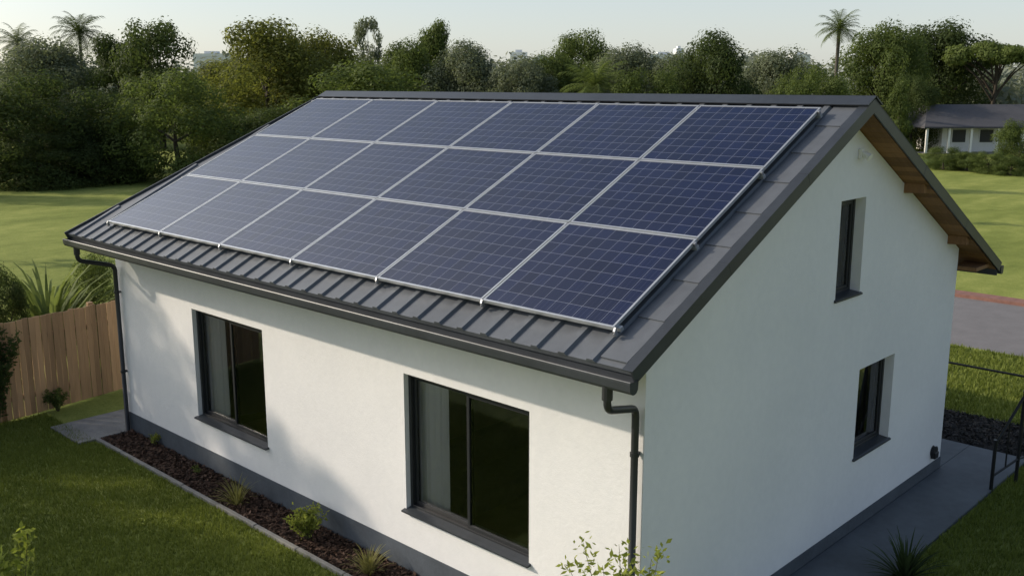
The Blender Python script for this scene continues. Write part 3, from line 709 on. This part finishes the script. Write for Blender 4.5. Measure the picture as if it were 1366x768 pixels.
x, y = ground(206, 596); shrub(x, y, .26, .28, 'tiny green plant at the far end of the mulched bed', 'leaf_fresh', 260, .018, 7)
x, y = ground(262, 634); shrub(x, y, .14, .2, 'low dark seedling in the bed left of the spiky tuft', 'leaf_mid', 120, .016, 6)
x, y = ground(78, 548); shrub(x, y, .42, .55, 'small leafy shrub at the foot of the timber fence', 'leaf_mid', 700, .028, 10)
x, y = ground(-2, 566); shrub(x, y, 1.9, .9, 'dark bushy shrub covering the left end of the fence', 'leaf_dark', 2600, .045, 16, .05)
x, y, z = spot(62, 400, 20.3); tuft(x, y, 2.45, 'large clump of broad arching leaves rising behind the timber fence', 'leaf_spiky', 150, .075, 46, 1.5, 'arching_plant', 'plant')
x, y, z = spot(122, 385, 21.8); tree_at(x, y, 2.3, 1.5, 'bush', 'leaf_mid', 'leafy green shrub behind the fence beside the arching plant', 'garden_shrub', 'shrub')
x, y, z = spot(0, 385, 19.3); tree_at(x, y, 2.45, 1.1, 'bush', 'leaf_dark', 'dark shrub behind the fence at the left edge', 'garden_shrub', 'shrub')
x, y, z = spot(842, 768, 7.9); shrub(x, y, 2.17, 1.15, 'tall thin shrub with yellow green leaves at the bottom edge before the corner', 'leaf_fresh', 1000, .036, 15, .5, 'sapling', 'sapling')
x, y, z = spot(10, 768, 8.3); shrub(x, y, 2.14, .8, 'yellow green leafy sprig in the bottom left corner', 'leaf_fresh', 800, .038, 12, .55, 'sapling', 'sapling')
x, y = ground(1207, 772); tuft(x, y, .55, 'dark spiky plant on the lawn beside the gable path', 'leaf_deep', 110, .018, 68, .7, 'spiky_plant', 'plant')

# ------------------------------------------------------------------ far bungalow and skyline
bx_, by_ = ground(1318, 205); ang = math.atan2(Rv[1], Rv[0])
bun = thing('bungalow', 'low far bungalow with dark roof and white veranda posts', 'house', (bx_, by_, GZ), ang)
m = MB(); m.box(-3.4, 5.6, 1.6, 7, 0, 2.45); obj('wall', m, 'far_wall', bun, True)
m = MB(); a = [(-5.9, -.6, 2.3), (6.2, -.6, 2.3), (6.2, 7.6, 2.3), (-5.9, 7.6, 2.3)]; b = [(-4.2, 3.3, 4.1), (5.6, 3.3, 4.1), (5.6, 3.7, 4.1), (-4.2, 3.7, 4.1)]
m.hexa([(p[0], p[1], 2.18) for p in a]+a); m.hexa([(p[0], p[1], 2.31) for p in a]+b); obj('roof', m, 'far_roof', bun, True)
for x in (-5.5, -3.6, -1.7, .6, 2.8, 4.9, 5.9):
    m = MB(); m.box(x-.09, x+.09, -.3, -.12, 0, 2.2); obj('veranda_post', m, 'white_plastic', bun, True)
for x in (-2.6, -.2, 2.2):
    m = MB(); m.box(x, x+1.3, 1.54, 1.62, .8, 2.05); w = obj('window', m, 'white_plastic', bun, True)
    m = MB(); m.box(x+.08, x+1.22, 1.52, 1.535, .88, 1.97); obj('pane', m, 'frame', w, True)
m = MB(); m.box(-5.7, 6.0, -.4, 1.6, -.05, .06); obj('veranda_floor', m, 'edging', bun, True)
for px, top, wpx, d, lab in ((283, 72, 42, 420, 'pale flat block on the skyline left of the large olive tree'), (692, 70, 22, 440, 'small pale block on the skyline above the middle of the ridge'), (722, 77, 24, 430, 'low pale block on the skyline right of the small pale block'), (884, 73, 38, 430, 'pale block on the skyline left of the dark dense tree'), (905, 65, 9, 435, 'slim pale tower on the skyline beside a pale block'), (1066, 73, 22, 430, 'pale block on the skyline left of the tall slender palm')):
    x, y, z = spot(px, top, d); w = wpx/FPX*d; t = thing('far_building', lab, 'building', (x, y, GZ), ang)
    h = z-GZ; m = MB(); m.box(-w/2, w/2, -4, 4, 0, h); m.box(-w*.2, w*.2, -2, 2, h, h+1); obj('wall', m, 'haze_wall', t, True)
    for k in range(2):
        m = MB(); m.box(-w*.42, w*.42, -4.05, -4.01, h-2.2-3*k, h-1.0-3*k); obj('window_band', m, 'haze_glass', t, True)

# ------------------------------------------------------------------ light
EL = math.radians(25)
SD = Vector((-.5*math.cos(EL), .866*math.cos(EL), math.sin(EL))).normalized()
sun = bpy.data.lights.new('sun', 'SUN'); sun.energy = 4.4; sun.angle = math.radians(.9); sun.color = (1, .86, .67)
so_ = bpy.data.objects.new('sun', sun); COL.objects.link(so_); so_.rotation_euler = SD.to_track_quat('Z', 'Y').to_euler(); so_.location = (-20, 40, 30)
wd = bpy.data.worlds.new('World'); scn.world = wd; wd.use_nodes = True; nt = wd.node_tree; N = nt.nodes; Lk = nt.links
sk = N.new('ShaderNodeTexSky'); sk.sky_type = 'NISHITA'; sk.sun_disc = False
sk.sun_elevation = EL; sk.sun_rotation = math.atan2(SD.x, SD.y); sk.air_density = 1.0; sk.dust_density = 1.2; sk.ozone_density = 1.5
bg = N['Background']; bg.inputs[1].default_value = .07; Lk.new(sk.outputs[0], bg.inputs[0])
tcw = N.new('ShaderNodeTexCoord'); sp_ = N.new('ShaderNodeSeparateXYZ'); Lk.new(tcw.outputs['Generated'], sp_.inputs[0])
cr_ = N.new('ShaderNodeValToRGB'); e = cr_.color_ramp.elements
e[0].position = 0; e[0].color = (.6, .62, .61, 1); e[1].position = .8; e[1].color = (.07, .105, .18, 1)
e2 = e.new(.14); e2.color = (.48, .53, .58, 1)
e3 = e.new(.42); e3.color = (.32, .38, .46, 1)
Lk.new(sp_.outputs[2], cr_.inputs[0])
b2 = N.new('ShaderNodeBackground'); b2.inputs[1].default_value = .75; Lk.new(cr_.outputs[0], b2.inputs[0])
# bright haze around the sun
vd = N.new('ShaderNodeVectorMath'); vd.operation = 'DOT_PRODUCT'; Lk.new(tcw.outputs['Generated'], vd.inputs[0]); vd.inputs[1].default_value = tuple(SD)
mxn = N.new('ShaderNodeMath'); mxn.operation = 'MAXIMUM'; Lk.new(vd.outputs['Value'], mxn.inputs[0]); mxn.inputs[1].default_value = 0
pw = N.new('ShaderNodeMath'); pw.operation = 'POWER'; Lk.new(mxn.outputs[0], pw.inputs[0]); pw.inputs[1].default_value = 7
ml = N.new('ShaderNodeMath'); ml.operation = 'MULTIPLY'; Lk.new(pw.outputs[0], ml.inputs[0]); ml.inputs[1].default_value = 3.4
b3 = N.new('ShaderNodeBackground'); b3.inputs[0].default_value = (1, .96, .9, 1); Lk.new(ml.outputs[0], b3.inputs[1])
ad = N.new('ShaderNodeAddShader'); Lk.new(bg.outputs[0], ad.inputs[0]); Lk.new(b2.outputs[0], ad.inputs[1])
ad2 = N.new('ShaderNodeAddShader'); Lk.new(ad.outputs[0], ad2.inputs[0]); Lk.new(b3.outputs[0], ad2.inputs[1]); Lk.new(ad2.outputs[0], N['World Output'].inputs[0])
cam = bpy.data.cameras.new('camera'); cam.sensor_width = 36; cam.lens = 36*FPX/1366; cam.clip_end = 5000; cam.clip_start = .1
co = bpy.data.objects.new('camera', cam); COL.objects.link(co); co.location = (CX, CY, CZ); co.rotation_euler = (math.pi/2-PITCH, 0, TH-math.pi/2); scn.camera = co
scn.view_settings.view_transform = 'Standard'; scn.view_settings.look = 'None'; scn.view_settings.exposure = 0
